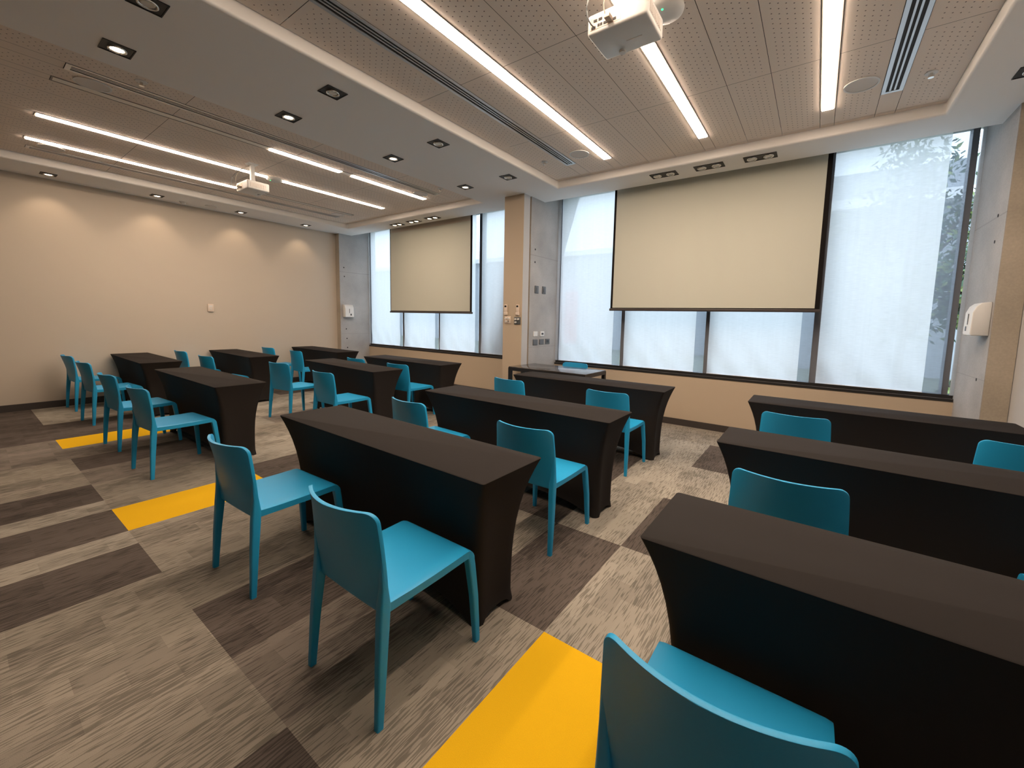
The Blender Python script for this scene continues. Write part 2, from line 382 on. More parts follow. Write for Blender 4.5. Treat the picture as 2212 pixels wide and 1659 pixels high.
# soffit as one sheet with two rectangular openings, then its edges turned up
xs = [XL, T1[0], T1[1], T2[0], T2[1], XR]; ys = [YB, TY0, TY1, YS]
V = {(i, j): bm.verts.new((x, y, ZC)) for i, x in enumerate(xs) for j, y in enumerate(ys)}
for i in range(5):
    for j in range(3):
        if j == 1 and i in (1, 3): continue
        bm.faces.new((V[i, j], V[i, j + 1], V[i + 1, j + 1], V[i + 1, j]))
bd = [e for e in bm.edges if len(e.link_faces) == 1]
inner = [e for e in bd if all((T1[0] - .01 < v.co.x < T1[1] + .01 or T2[0] - .01 < v.co.x < T2[1] + .01) and TY0 - .01 < v.co.y < TY1 + .01 for v in e.verts)]
r_ = bmesh.ops.extrude_edge_only(bm, edges=inner)
for g in r_['geom']:
    if isinstance(g, bmesh.types.BMVert): g.co.z = ZT + 0.01
edge = [e for e in bm.edges if len(e.link_faces) == 1 and all(abs(v.co.y - YS) < .001 and abs(v.co.z - ZC) < .001 for v in e.verts)]
r_ = bmesh.ops.extrude_edge_only(bm, edges=edge)
for g in r_['geom']:
    if isinstance(g, bmesh.types.BMVert): g.co.z = 3.74
so = obj('soffit', bm, 'ceiling_paint', ceil)
bv = so.modifiers.new('bevel', 'BEVEL'); bv.width = 0.022; bv.segments = 4; bv.limit_method = 'ANGLE'
for p in so.data.polygons: p.use_smooth = True
bm = bmesh.new(); box(bm, XL, XR, YB, D + 0.3, 3.75, 3.85); obj('slab', bm, 'ceiling_paint', ceil)

def tray(T, cells, name):
    """cells: list of (kind, x0, x1); panels of perforated board between fittings"""
    bm = bmesh.new(); uvl = bm.loops.layers.uv.new('UVMap')
    rows = [TY0, 1.39, 2.54, 3.70, 4.88, TY1]
    g = 0.0035
    def panel(x0, x1, y0, y1, holes=True):
        x0 += g / 2; x1 -= g / 2; y0 += g / 2; y1 -= g / 2
        z = ZT
        nh = int((x1 - x0 - 0.06) / 0.04); mx_ = (x1 - x0 - nh * 0.04) / 2
        nv = int((y1 - y0 - 0.07) / 0.05); my_ = (y1 - y0 - nv * 0.05) / 2
        def q(a, b, c, d, mi, uv=None):
            vs = [bm.verts.new((X_, Y_, z)) for X_, Y_ in ((a, c), (b, c), (b, d), (a, d))]
            f = bm.faces.new(vs); f.material_index = mi
            if uv:
                for lp, (X_, Y_) in zip(f.loops, ((a, c), (b, c), (b, d), (a, d))): lp[uvl].uv = (X_ - uv[0], Y_ - uv[1])
        if holes and nh > 1 and nv > 1:
            a, b, c, d = x0 + mx_, x1 - mx_, y0 + my_, y1 - my_
            q(a, b, c, d, 1, (a, c)); q(x0, x1, y0, c, 0); q(x0, x1, d, y1, 0); q(x0, a, c, d, 0); q(b, x1, c, d, 0)
        else: q(x0, x1, y0, y1, 0)
        # thickness of the board at its joints
    for kind, x0, x1 in cells:
        if kind == 'P':
            for r0, r1 in zip(rows, rows[1:]):
                panel(x0, x1, r0, r1, r1 - r0 > 0.3)
        else:
            a, b = (0.62, 4.565) if kind == 'S' else (0.66, 4.50)
            panel(x0, x1, TY0, a, False); panel(x0, x1, b, 4.88, False); panel(x0, x1, 4.88, TY1, False)
    o = obj('ceiling_board', bm, ['panel_plain', 'panel_perforated'], ceil)
    for p in o.data.polygons: pass
    bm = bmesh.new(); box(bm, T[0] - 0.02, T[1] + 0.02, TY0 - 0.02, TY1 + 0.02, ZT + 0.09, ZT + 0.12)
    # backing strips directly above the joints
    obj('board_backing', bm, 'joint_dark', ceil)
def split(a, b, n): return [('P', a + (b - a) * i / n, a + (b - a) * (i + 1) / n) for i in range(n)]
cells2 = [('P', T2[0], -2.69), ('D', -2.69, -2.555), ('P', -2.555, -2.225), ('S', -2.225, -2.11)] + split(-2.11, -1.16, 3) + [('S', -1.16, -1.05)] + split(-1.05, -0.12, 3) + [('S', -0.12, -0.01), ('P', -0.01, 0.285), ('D', 0.285, 0.425), ('P', 0.425, T2[1])]
cells1 = [('P', T1[0], -7.93), ('D', -7.93, -7.80), ('P', -7.80, -7.52), ('S', -7.52, -7.41)] + split(-7.41, -6.545, 3) + [('S', -6.545, -6.435)] + split(-6.435, -5.44, 3) + [('S', -5.44, -5.33), ('P', -5.33, -5.09), ('D', -5.09, -4.955), ('P', -4.955, T1[1])]
tray(T2, cells2, 'right'); tray(T1, cells1, 'left')

# ------------------------------------------------------------------ linear strip lights
def strip_light(x0, x1, segs, label):
    y0, y1 = 0.62, 4.565; w = x1 - x0; xm = (x0 + x1) / 2
    t = thing('strip_light', label, 'light', (xm, (y0 + y1) / 2, ZT), 0, 'linear strip lights in the ceiling trays')
    def L(v): return v - (y0 + y1) / 2
    h = w / 2
    bm = bmesh.new()   # channel with flange
    box(bm, -h + 0.002, -h + 0.012, L(y0) + 0.002, L(y1) - 0.002, -0.004, 0.06); box(bm, h - 0.012, h - 0.002, L(y0) + 0.002, L(y1) - 0.002, -0.004, 0.06)
    box(bm, -h + 0.012, h - 0.012, L(y0) + 0.002, L(y0) + 0.012, -0.004, 0.06); box(bm, -h + 0.012, h - 0.012, L(y1) - 0.012, L(y1) - 0.002, -0.004, 0.06)
    box(bm, -h + 0.002, h - 0.002, L(y0) + 0.002, L(y1) - 0.002, 0.05, 0.06)
    obj('channel', bm, 'channel_grey', t)
    for a, b, lit in segs:
        bm = bmesh.new(); box(bm, -h + 0.013, h - 0.013, L(a) + 0.001, L(b) - 0.001, -0.009 if lit else -0.002, 0.03)
        o = obj('diffuser', bm, 'strip_lit' if lit else 'strip_off', t)
        if not lit: o['label'] = 'unlit stretch of the diffuser'
    return t
a, b = 0.633, 4.552
strip_light(-2.225, -2.11, [(a, b, 1)], 'long lit ceiling strip left of the near projector, beside the long slot vent')
strip_light(-1.16, -1.05, [(a, b, 1)], 'lit ceiling strip partly hidden by the near white projector')
strip_light(-0.12, -0.01, [(a, b, 1)], 'lit ceiling strip nearest the right wall, left of the short slot vent')
strip_light(-7.52, -7.41, [(a, 2.68, 1), (2.68, b, 0)], 'far tray strip light nearest the beige wall, lit only up to the projector')
strip_light(-6.545, -6.435, [(a, b, 1)], 'lit strip above the far projector in the far ceiling tray')
strip_light(-5.44, -5.33, [(a, 2.28, 0), (2.28, 3.13, 1), (3.13, 3.30, 0), (3.30, b, 1)], 'strip light in the far tray beside its slot vent, lit only towards the windows')
# ------------------------------------------------------------------ slot vents
def slot_vent(x0, x1, label, breaks=(2.52,)):
    y0, y1 = 0.66, 4.50; xm = (x0 + x1) / 2; ym = (y0 + y1) / 2
    t = thing('slot_vent', label, 'vent', (xm, ym, ZT), 0, 'linear slot vents in the ceiling trays')
    h = (x1 - x0) / 2 - 0.002; ly = (y1 - y0) / 2 - 0.002
    bm = bmesh.new()
    box(bm, -h, -h + 0.026, -ly, ly, -0.005, 0.001); box(bm, h - 0.026, h, -ly, ly, -0.005, 0.001)
    box(bm, -h + 0.026, h - 0.026, -ly, -ly + 0.03, -0.005, 0.001); box(bm, -h + 0.026, h - 0.026, ly - 0.03, ly, -0.005, 0.001)
    obj('frame', bm, 'alu', t)
    w = 2 * (h - 0.024)
    for i in (1, 2):
        xc = -h + 0.024 + w * i / 3
        bm = bmesh.new(); box(bm, xc - 0.006, xc + 0.006, -ly + 0.031, ly - 0.031, -0.003, 0.001); obj('slat', bm, 'alu', t)
    bm = bmesh.new(); box(bm, -h + 0.002, h - 0.002, -ly, ly, 0.0015, 0.008)
    obj('duct', bm, 'slot_dark', t)
slot_vent(-2.69, -2.555, 'long slot vent beside the leftmost strip of the near tray')
slot_vent(0.285, 0.425, 'slot vent near the right wall beside the round speaker')
slot_vent(-5.09, -4.955, 'slot vent in the far tray along the central soffit')
slot_vent(-7.93, -7.80, 'slot vent in the far tray nearest the beige wall')
# ------------------------------------------------------------------ ceiling speakers, sprinklers, detectors
def speaker(x, y, r, label, z=ZT):
    t = thing('ceiling_speaker', label, 'speaker', (x, y, z), 0, 'round ceiling speakers')
    bm = bmesh.new(); ring(bm, (0, 0), r - 0.012, r, -0.008, 0.0); obj('rim', bm, 'white_plastic', t, smooth=False)
    bm = bmesh.new(); cyl(bm, (0, 0, -0.005), r - 0.012, 0.005, 'z', 40); obj('grille', bm, 'speaker_mesh', t)
speaker(0.145, 4.24, 0.115, 'round ceiling speaker between the right strip and its slot vent')
speaker(-2.39, 4.27, 0.112, 'round ceiling speaker at the window end of the long leftmost strip')
speaker(-5.22, 0.84, 0.115, 'round speaker at the near end of the far tray beside its slot vent')
speaker(-5.22, 4.33, 0.112, 'small looking round speaker at the window end of the far tray')
speaker(-7.66, 4.38, 0.112, 'round speaker in the far corner of the far tray near the beige wall')
speaker(-7.66, 0.84, 0.112, 'round speaker beside the lowest strip light at the far left')
speaker(-8.72, 2.72, 0.085, 'small round speaker in the soffit above the beige wall', ZC)
def sprinkler(x, y, label, z=ZT):
    t = thing('sprinkler', label, 'sprinkler', (x, y, z), 0, 'ceiling sprinklers')
    bm = bmesh.new(); cyl(bm, (0, 0, -0.006), 0.038, 0.006, 'z', 28, 0.04); obj('escutcheon', bm, 'white_plastic', t)
    bm = bmesh.new(); cyl(bm, (0, 0, -0.03), 0.010, 0.024, 'z', 16); cyl(bm, (0, 0, -0.036), 0.018, 0.003, 'z', 20)
    box(bm, -0.016, -0.012, -0.002, 0.002, -0.034, -0.010); box(bm, 0.012, 0.016, -0.002, 0.002, -0.034, -0.010); obj('head', bm, 'silver', t)
sprinkler(0.56, 4.32, 'sprinkler right of the short slot vent at the tray corner')
sprinkler(-2.86, 4.26, 'sprinkler left of the long slot vent in the near tray')
sprinkler(-4.75, 4.31, 'sprinkler at the window end of the far tray')
sprinkler(-4.80, 1.06, 'sprinkler beside the slot vent at the near end of the far tray')
t = thing('smoke_detector', 'small white smoke detector in the soffit above the beige wall', 'smoke detector', (-8.8, 2.36, ZC))
bm = bmesh.new(); cyl(bm, (0, 0, -0.012), 0.05, 0.012, 'z', 28); obj('base', bm, 'white_plastic', t)
bm = bmesh.new(); cyl(bm, (0, 0, -0.04), 0.03, 0.028, 'z', 24, 0.042); obj('chamber', bm, 'white_plastic', t)
# access points
def access_point(x, y, r, label):
    t = thing('access_point', label, 'access point', (x, y, ZT - 0.0095), 0, 'white disc access points')
    bm = bmesh.new()
    prof = [(r * 0.6, 0.0005), (r * 0.75, -0.001), (r * 0.97, -0.006), (r, -0.016), (r * 0.96, -0.03), (r * 0.8, -0.042), (r * 0.4, -0.048), (0.02, -0.049)]
    loft(bm, [[(p * math.cos(2 * PI * i / 40), p * math.sin(2 * PI * i / 40), z) for i in range(40)] for p, z in prof])
    o = obj('housing', bm, 'white_plastic', t, smooth=True); smooth_by_angle(o, 50)
    bm = bmesh.new(); cyl(bm, (0.005, -0.055, -0.0495), 0.006, 0.003, 'z', 12); o = obj('status_light', bm, 'led_green', t); o['label'] = 'small green status light'
access_point(-0.90, 2.60, 0.115, 'white disc access point with green light beside the near projector')
access_point(-6.43, 2.76, 0.10, 'white disc access point overlapping the strip beside the far projector')
# ------------------------------------------------------------------ recessed downlights
LK = 'square recessed downlights'
def downlight(x, y, n, lit, label, group, spot=None, aim=(0, 0, -1), w=0.165):
    hx = w / 2 * n; hy = w / 2
    t = thing('downlight', label, 'downlight', (x, y, ZC), 0, group)
    bm = bmesh.new()
    d = 0.035
    # frame and open dark box hanging just under the soffit plane
    box(bm, -hx, hx, -hy, -hy + 0.006, -0.006, 0.0); box(bm, -hx, hx, hy - 0.006, hy, -0.006, 0.0)
    box(bm, -hx, -hx + 0.006, -hy + 0.006, hy - 0.006, -0.006, 0.0); box(bm, hx - 0.006, hx, -hy + 0.006, hy - 0.006, -0.006, 0.0)
    box(bm, -hx + 0.006, hx - 0.006, -hy + 0.006, hy - 0.006, -0.0025, 0.0)
    obj('housing', bm, 'black_box', t)
    for i in range(n):
        cx = (i - (n - 1) / 2) * w
        bm = bmesh.new(); R0 = 0.050
        prof = [(R0, -0.003), (R0, -0.0125), (R0 - 0.004, -0.0135), (R0 - 0.010, -0.011), (R0 - 0.012, -0.004)]
        loft(bm, [[(cx + p * math.cos(2 * PI * k / 32), p * math.sin(2 * PI * k / 32), z) for k in range(32)] for p, z in prof], cap=False)
        ro = obj('gimbal_ring', bm, 'silver' , t, smooth=True)
        bm = bmesh.new(); cyl(bm, (cx, 0, -0.009), 0.030, 0.004, 'z', 24, 0.036)
        lo = obj('lamp', bm, 'lamp_lit' if lit else 'strip_off', t); lo['label'] = 'glowing lamp' if lit else 'unlit lamp'
        if lit and spot:
            ld = bpy.data.lights.new('downlight_beam', 'SPOT'); ld.energy = spot * SPOT; ld.color = (1.0, 0.74, 0.50)
            ld.spot_size = math.radians(86); ld.spot_blend = 0.75; ld.shadow_soft_size = 0.03
            so_ = bpy.data.objects.new('downlight_beam', ld); C.objects.link(so_); so_.location = (cx, 0, -0.03)
            so_.rotation_euler = Vector(aim).to_track_quat('-Z', 'Y').to_euler(); so_.parent = t
names_y = [0.80, 1.92, 3.05, 4.22]
pos_word = ['nearest the camera', 'second from the camera', 'third from the camera', 'nearest the tan column']
for i, y in enumerate(names_y):
    downlight(-4.145, y, 1, True, 'lit square downlight in the central soffit, ' + pos_word[i], 'lit downlights in the central soffit', spot=22)
    downlight(-3.39, y, 1, False, 'unlit square downlight in the central soffit, ' + pos_word[i], 'unlit downlights in the central soffit')
pw = ['leftmost in the photo', 'second from the left', 'third from the left', 'closest to the concrete pier']
for i, y in enumerate((0.91, 2.02, 3.16, 4.30)):
    downlight(-8.72, y, 1, True, 'lit downlight washing the beige wall, ' + pw[i], 'downlights washing the beige wall', spot=26, aim=(-0.30, 0, -1), w=0.15)
pw = ['leftmost', 'middle', 'rightmost']
for i, (x, y) in enumerate(((-6.98, 5.21), (-6.46, 5.20), (-5.93, 5.19))):
    downlight(x, y, 2, True, pw[i] + ' of the three lit twin downlights above the far screen', 'lit twin downlights above the far screen', spot=5, w=0.15)
for i, x in enumerate((-1.68, -1.16, -0.64)):
    downlight(x, 5.14, 2, False, pw[i] + ' of the three unlit twin downlights above the near screen', 'unlit twin downlights above the near screen', w=0.158)
downlight(1.10, 4.42, 1, False, 'unlit square downlight at the right edge beside the tray corner', LK)

# ------------------------------------------------------------------ projectors
def projector(x, y, zb, label):
    t = thing('projector', label, 'projector', (x, y, zb), 0, 'white projectors under the ceiling')
    w, d, h = 0.17, 0.125, 0.105
    bm = bmesh.new(); box(bm, -w, w, -d, d, 0, h); obj('body', bm, 'white_plastic', t, bevel=0.014, segs=3)
    bm = bmesh.new(); box(bm, -w + 0.02, w * 0.15, -d - 0.0015, -d, 0.02, h - 0.022); o = obj('port_panel', bm, 'cream_plastic', t)
    for k, (px, pz, s) in enumerate(((-0.13, 0.03, .012), (-0.10, 0.035, .006), (-0.085, 0.035, .006), (-0.06, 0.034, .011), (-0.035, 0.034, .011), (-0.008, 0.034, .008), (-0.12, 0.062, .010), (-0.09, 0.062, .010))):
        bm = bmesh.new(); box(bm, px - s, px + s, -d - 0.004, -d - 0.0015, pz - 0.006, pz + 0.006); obj('port', bm, 'slot_dark', o)
    bm = bmesh.new(); box(bm, w, w + 0.0015, -d + 0.03, d - 0.04, 0.025, h - 0.03)
    for i in range(9): box(bm, w + 0.0015, w + 0.004, -d + 0.035 + i * 0.018, -d + 0.043 + i * 0.018, 0.028, h - 0.033)
    obj('air_grille', bm, 'speaker_mesh', t)
    bm = bmesh.new(); cyl(bm, (-0.05, d - 0.012, 0.05), 0.038, 0.02, 'y', 28); lo = obj('lens', bm, 'dark_screen', t)
    bm = bmesh.new(); cyl(bm, (-0.05, d - 0.035, -0.012), 0.018, 0.012, 'z', 20, 0.02); obj('foot', bm, 'white_plastic', t)
    bm = bmesh.new(); box(bm, 0.0, 0.09, 0.02, 0.026, -0.0012, 0.0005); obj('label_slot', bm, 'speaker_mesh', t)
    # ceiling mount
    bm = bmesh.new(); zc_ = ZT - zb
    box(bm, -0.07, 0.07, -0.05, 0.05, h, h + 0.008)
    loft(bm, [[(a_ * s_x, b_ * s_y, z) for a_, b_ in ((-1, -1), (1, -1), (1, 1), (-1, 1))] for s_x, s_y, z in ((0.03, 0.03, h + 0.008), (0.022, 0.022, h + 0.05), (0.022, 0.022, zc_ - 0.02), (0.05, 0.05, zc_ - 0.012), (0.06, 0.06, zc_ - 0.0005))])
    obj('mount', bm, 'white_paint', t)
    for k, (a_, bb, c_) in enumerate((((-0.12, -d - 0.004, 0.03), (-0.20, -d - 0.10, 0.14), (-0.02, 0, zc_ - 0.01)), ((-0.035, -d - 0.004, 0.034), (-0.09, -d - 0.08, 0.16), (0.02, 0, zc_ - 0.01)))):
        bm = bmesh.new(); tube(bm, bezier((a_, (a_[0] - 0.01, a_[1] - 0.05, a_[2] - 0.03), bb, (bb[0] + 0.1, bb[1] + 0.05, bb[2] + 0.1), c_)), 0.0035); obj('cable', bm, 'cable' if k else 'grey_plastic', t)
    bm = bmesh.new(); box(bm, -0.05, -0.018, -d - 0.045, -d - 0.004, 0.026, 0.046); obj('plug', bm, 'cream_plastic', t, bevel=0.003)
projector(-0.99, 2.24, 2.995, 'white projector hanging under the near ceiling tray, top centre')
projector(-6.13, 2.37, 2.995, 'white projector hanging under the far ceiling tray')

# ------------------------------------------------------------------ windows
def window(name, x0, x1, bars, endbar=None, jl=True, jr=False):
    w = bpy.data.objects.new(name, None); C.objects.link(w); struct(w)
    z0, z1 = 0.765, 3.50
    # edges: list of dark mullion spans; gap strips precede each mullion
    bm = bmesh.new(); box(bm, x0 + 0.002, x1 - 0.002, D - 0.006, D + 0.21, 0.70, 0.728); box(bm, x0 + 0.002, x1 - 0.002, D + 0.03, D + 0.16, 0.728, z0); obj('sill', bm, 'sill_black', w)
    bm = bmesh.new(); box(bm, x0 + 0.002, x1 - 0.002, D + 0.002, D + 0.006, 0.7285, 0.7305); obj('sill_edge', bm, 'alu', w)
    bm = bmesh.new(); box(bm, x0, x1, D + 0.10, D + 0.16, z1 - 0.06, z1); obj('head_frame', bm, 'mullion', w)
    cur = x0
    if jl:
        bm = bmesh.new(); box(bm, x0 + 0.001, x0 + 0.042, D + 0.012, D + 0.014, z0, z1); obj('bright_slit_strip', bm, 'slit_white', w)  # translucent strip added to imitate the bright daylight slit beside the blind
        bm = bmesh.new(); box(bm, x0 + 0.045, x0 + 0.056, D + 0.02, D + 0.10, z0, z1); obj('side_frame', bm, 'mullion', w)
        cur = x0 + 0.058
    for g0, m0, m1 in bars:
        # fabric panel with slight ripples
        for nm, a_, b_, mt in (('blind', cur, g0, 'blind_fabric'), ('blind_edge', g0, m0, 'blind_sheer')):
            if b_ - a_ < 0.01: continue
            bm = bmesh.new(); nx, nz = max(2, int((b_ - a_) / 0.03)), 46
            rnd = random.Random(int(a_ * 1000)); ph = rnd.uniform(0, 6)
            G = []
            for j in range(nz + 1):
                v = j / nz; z = z0 + 0.004 + (z1 - z0 - 0.06) * v; row = []
                for i in range(nx + 1):
                    X_ = a_ + (b_ - a_) * i / nx
                    rip = 0.004 * math.sin(X_ * 23 + ph) + 0.012 * math.exp(-v * 9) * math.sin(X_ * 17 + ph + v * 30)
                    row.append(bm.verts.new((X_, D + 0.035 + rip, z)))
                G.append(row)
            for j in range(nz):
                for i in range(nx): bm.faces.new((G[j][i], G[j][i + 1], G[j + 1][i + 1], G[j + 1][i]))
            obj(nm, bm, mt, w, smooth=True)
            if nm == 'blind':
                bm = bmesh.new(); box(bm, a_, b_, D + 0.028, D + 0.042, z0 + 0.001, z0 + 0.006); obj('hem_bar', bm, 'outside_white', w)
        if m1 > m0:
            bm = bmesh.new(); box(bm, m0, m1, D + 0.045, D + 0.16, z0, z1); obj('mullion', bm, 'mullion', w)
        cur = m1
    bm = bmesh.new(); box(bm, x0 + 0.01, x1 - 0.01, D + 0.125, D + 0.131, z0, z1); obj('glass', bm, 'glass', w)
    if jr:
        bm = bmesh.new(); box(bm, x1 - 0.034, x1 - 0.001, D + 0.012, D + 0.014, z0, z1); obj('bright_slit_strip', bm, 'slit_white', w)  # same added strip for the bright slit at the right end
    return w
window('window_1', FINL, -3.96, [(-7.77, -7.68, -7.61), (-6.60, -6.50, -6.455), (-5.455, -5.37, -5.295), (-4.25, -4.15, -4.10), (-3.97, -3.965, -3.965)])
window('window_2', -3.60, FINR, [(-2.575, -2.45, -2.39), (-1.36, -1.235, -1.185), (-0.15, -0.03, 0.035), (0.97, 1.115, 1.165)], jr=True)

# ------------------------------------------------------------------ projection screens
def screen(x0, x1, f0, f1, zb, label):
    y = 5.52
    t = thing('projection_screen', label, 'projection screen', ((x0 + x1) / 2, y, zb), 0, 'projection screens')
    xm = (x0 + x1) / 2
    bm = bmesh.new(); box(bm, x0 - xm + .002, x1 - xm - .002, 0, 0.002, 0.035, 3.52 - zb); obj('border', bm, 'screen_border', t)
    bm = bmesh.new(); box(bm, f0 - xm, f1 - xm, -0.0015, -0.0003, 0.045, (3.195 if zb < 1.55 else 3.40) - zb); o = obj('picture_surface', bm, 'screen_fabric', t)
    if zb < 1.55:
        bm = bmesh.new(); box(bm, f0 - xm, f1 - xm, -0.0012, -0.0003, 3.196 - zb, 3.52 - zb); obj('drop_fabric', bm, 'wall_paint', t)  # white header fabric in darker beige, its shade put into the colour
    bm = bmesh.new(); box(bm, x0 - xm - 0.01, x1 - xm + 0.01, -0.014, 0.016, 0.0, 0.035); obj('bottom_bar', bm, 'screen_bar', t, bevel=0.006)
    bm = bmesh.new(); box(bm, x0 - xm - 0.06, x1 - xm + 0.06, -0.05, 0.08, 3.52 - zb, 3.66 - zb); box(bm, x0 - xm, x0 - xm + .04, -.01, .04, 3.66 - zb, 3.75 - zb); box(bm, x1 - xm - .04, x1 - xm, -.01, .04, 3.66 - zb, 3.75 - zb); obj('case', bm, 'white_paint', t)
screen(-2.49, 0.012, -2.455, -0.035, 1.592, 'large beige projection screen hanging in front of the near window')
screen(-7.65, -5.235, -7.625, -5.285, 1.515, 'smaller looking beige projection screen in front of the far window')

# ------------------------------------------------------------------ wall fittings
def dispenser(x, y, z, s, label):
    t = thing('soap_dispenser', label, 'dispenser', (x, y, z), 0, 'white wall dispensers')
    bm = bmesh.new(); w = 0.105; dd = 0.115; h = 0.145
    prof = [(0.0, -h), (dd * 0.93, -h), (dd, -h + 0.02), (dd * 0.97, h - 0.09), (dd * 0.8, h - 0.035), (dd * 0.55, h - 0.008), (0.0, h)]
    loft(bm, [[(s * a_, yy * w, b_) for a_, b_ in prof] for yy in (-1, -0.93, 0.93, 1)])
    o = obj('shell', bm, 'white_plastic', t, bevel=0.008)
    bm = bmesh.new(); box(bm, min(s * dd, s * (dd + .002)), max(s * dd, s * (dd + .002)), 0.015, 0.045, -0.105, -0.065); o = obj('sensor_window', bm, 'dark_screen', t); o['label'] = 'small black sensor window'
    bm = bmesh.new(); box(bm, min(s * dd * 0.97, s * (dd + .002)), max(s * dd * 0.97, s * (dd + .002)), -0.01, 0.0, -0.05, 0.045); obj('sight_slot', bm, 'grey_plastic', t)
dispenser(FINL, 5.255, 1.535, 1, 'white soap dispenser on the left concrete pier beside the beige wall')
dispenser(FINR, 5.14, 1.535, -1, 'white soap dispenser on the right concrete pier at the right edge')
# remote handsets and knobs on the tan column (front face y=4.87)
def remote(x, z, label):
    t = thing('remote_control', label, 'remote control', (x, 4.87, z), 0, 'remote controls on the tan column')
    bm = bmesh.new(); box(bm, -0.026, 0.026, -0.020, 0.0, -0.075, 0.075); obj('body', bm, 'cream_plastic', t, bevel=0.006)
    bm = bmesh.new(); box(bm, -0.018, 0.018, -0.0215, -0.020, 0.035, 0.062); obj('display', bm, 'dark_screen', t)
    bm = bmesh.new(); box(bm, -0.030, 0.030, -0.022, 0.0, -0.085, -0.040); obj('holder', bm, 'cream_plastic', t, bevel=0.004)
remote(-3.905, 1.58, 'cream remote control on the tan column, the one nearer the far window')
remote(-3.68, 1.58, 'cream remote control on the tan column, the one nearer the grey side face')
def knob_plate(x, z, plate, label):
    t = thing('control_plate', label, 'control plate', (x, 4.87, z), 0, 'control plates on the tan column')
    bm = bmesh.new(); box(bm, -0.058, 0.058, -0.010, 0.0, -0.055, 0.055); obj('plate', bm, plate, t, bevel=0.003)
    for kx, kz in ((-0.028, 0.022), (0.026, 0.022), (-0.02, -0.024)):
        bm = bmesh.new(); cyl(bm, (kx, -0.034, kz), 0.013, 0.024, 'y', 18); obj('knob', bm, 'white_plastic', t)
    bm = bmesh.new(); box(bm, 0.012, 0.024, -0.013, -0.010, -0.036, -0.008); obj('switch', bm, 'grey_plastic', t)
knob_plate(-3.87, 1.425, 'cream_plastic', 'cream control plate with knobs on the tan column')
knob_plate(-3.685, 1.415, 'grey_plastic', 'dark control plate with white knobs on the tan column')
def fin_plate(y, z, sy, sz, mat, kind, label, name='wall_plate', cat='wall plate'):
    t = thing(name, label, cat, (-3.60, y, z), 0, 'wall plates on the centre concrete pier')
    bm = bmesh.new(); box(bm, 0.0, 0.010, -sy, sy, -sz, sz); obj('plate', bm, mat, t, bevel=0.003)
    bm = bmesh.new()
    if kind == 'rocker': box(bm, 0.010, 0.015, -sy * 0.35, sy * 0.35, -sz * 0.55, sz * 0.55); obj('rocker', bm, mat, t, bevel=0.002)
    elif kind == 'socket': cyl(bm, (0.010, -0.012, 0), 0.016, 0.002, 'x', 18); cyl(bm, (0.010, 0.014, 0), 0.016, 0.002, 'x', 18); obj('socket', bm, 'dark_screen', t)
    elif kind == 'blank': box(bm, 0.010, 0.012, -sy * 0.75, sy * 0.75, -sz * 0.75, sz * 0.75); obj('cover', bm, mat, t)
    elif kind == 'usb': box(bm, 0.010, 0.013, -sy * 0.5, sy * 0.5, -sz * 0.4, sz * 0.5); obj('socket', bm, 'dark_screen', t)
fin_plate(5.225, 1.90, 0.05, 0.058, 'grey_plastic', 'rocker', 'dark grey switch on the centre concrete pier, upper left one', 'light_switch', 'switch')
fin_plate(5.43, 1.905, 0.05, 0.058, 'grey_plastic', 'rocker', 'dark grey switch on the centre concrete pier, upper right one', 'light_switch', 'switch')
fin_plate(5.22, 1.215, 0.056, 0.04, 'white_plastic', 'blank', 'white blank plate on the centre concrete pier')
fin_plate(5.41, 1.215, 0.056, 0.04, 'white_plastic', 'socket', 'white plate with a black double socket on the centre pier')
fin_plate(5.22, 1.085, 0.064, 0.045, 'grey_plastic', 'blank', 'dark grey plate in the low row, farthest from the window')
fin_plate(5.395, 1.088, 0.062, 0.042, 'grey_plastic', 'blank', 'dark grey plate in the middle of the low row of three')
fin_plate(5.57, 1.09, 0.062, 0.042, 'grey_plastic', 'usb', 'dark grey plate with a black socket beside the window')
t = thing('thermostat', 'small cream thermostat on the beige wall', 'thermostat', (XL, 2.73, 1.51))
bm = bmesh.new(); box(bm, 0, 0.025, -0.045, 0.045, -0.07, 0.07); obj('body', bm, 'cream_plastic', t, bevel=0.005)
bm = bmesh.new(); box(bm, 0.025, 0.0265, -0.025, 0.025, 0.01, 0.045); obj('display', bm, 'speaker_mesh', t)
bm = bmesh.new(); cyl(bm, (0.025, 0, -0.02), 0.012, 0.006, 'x', 18); obj('dial', bm, 'white_plastic', t)

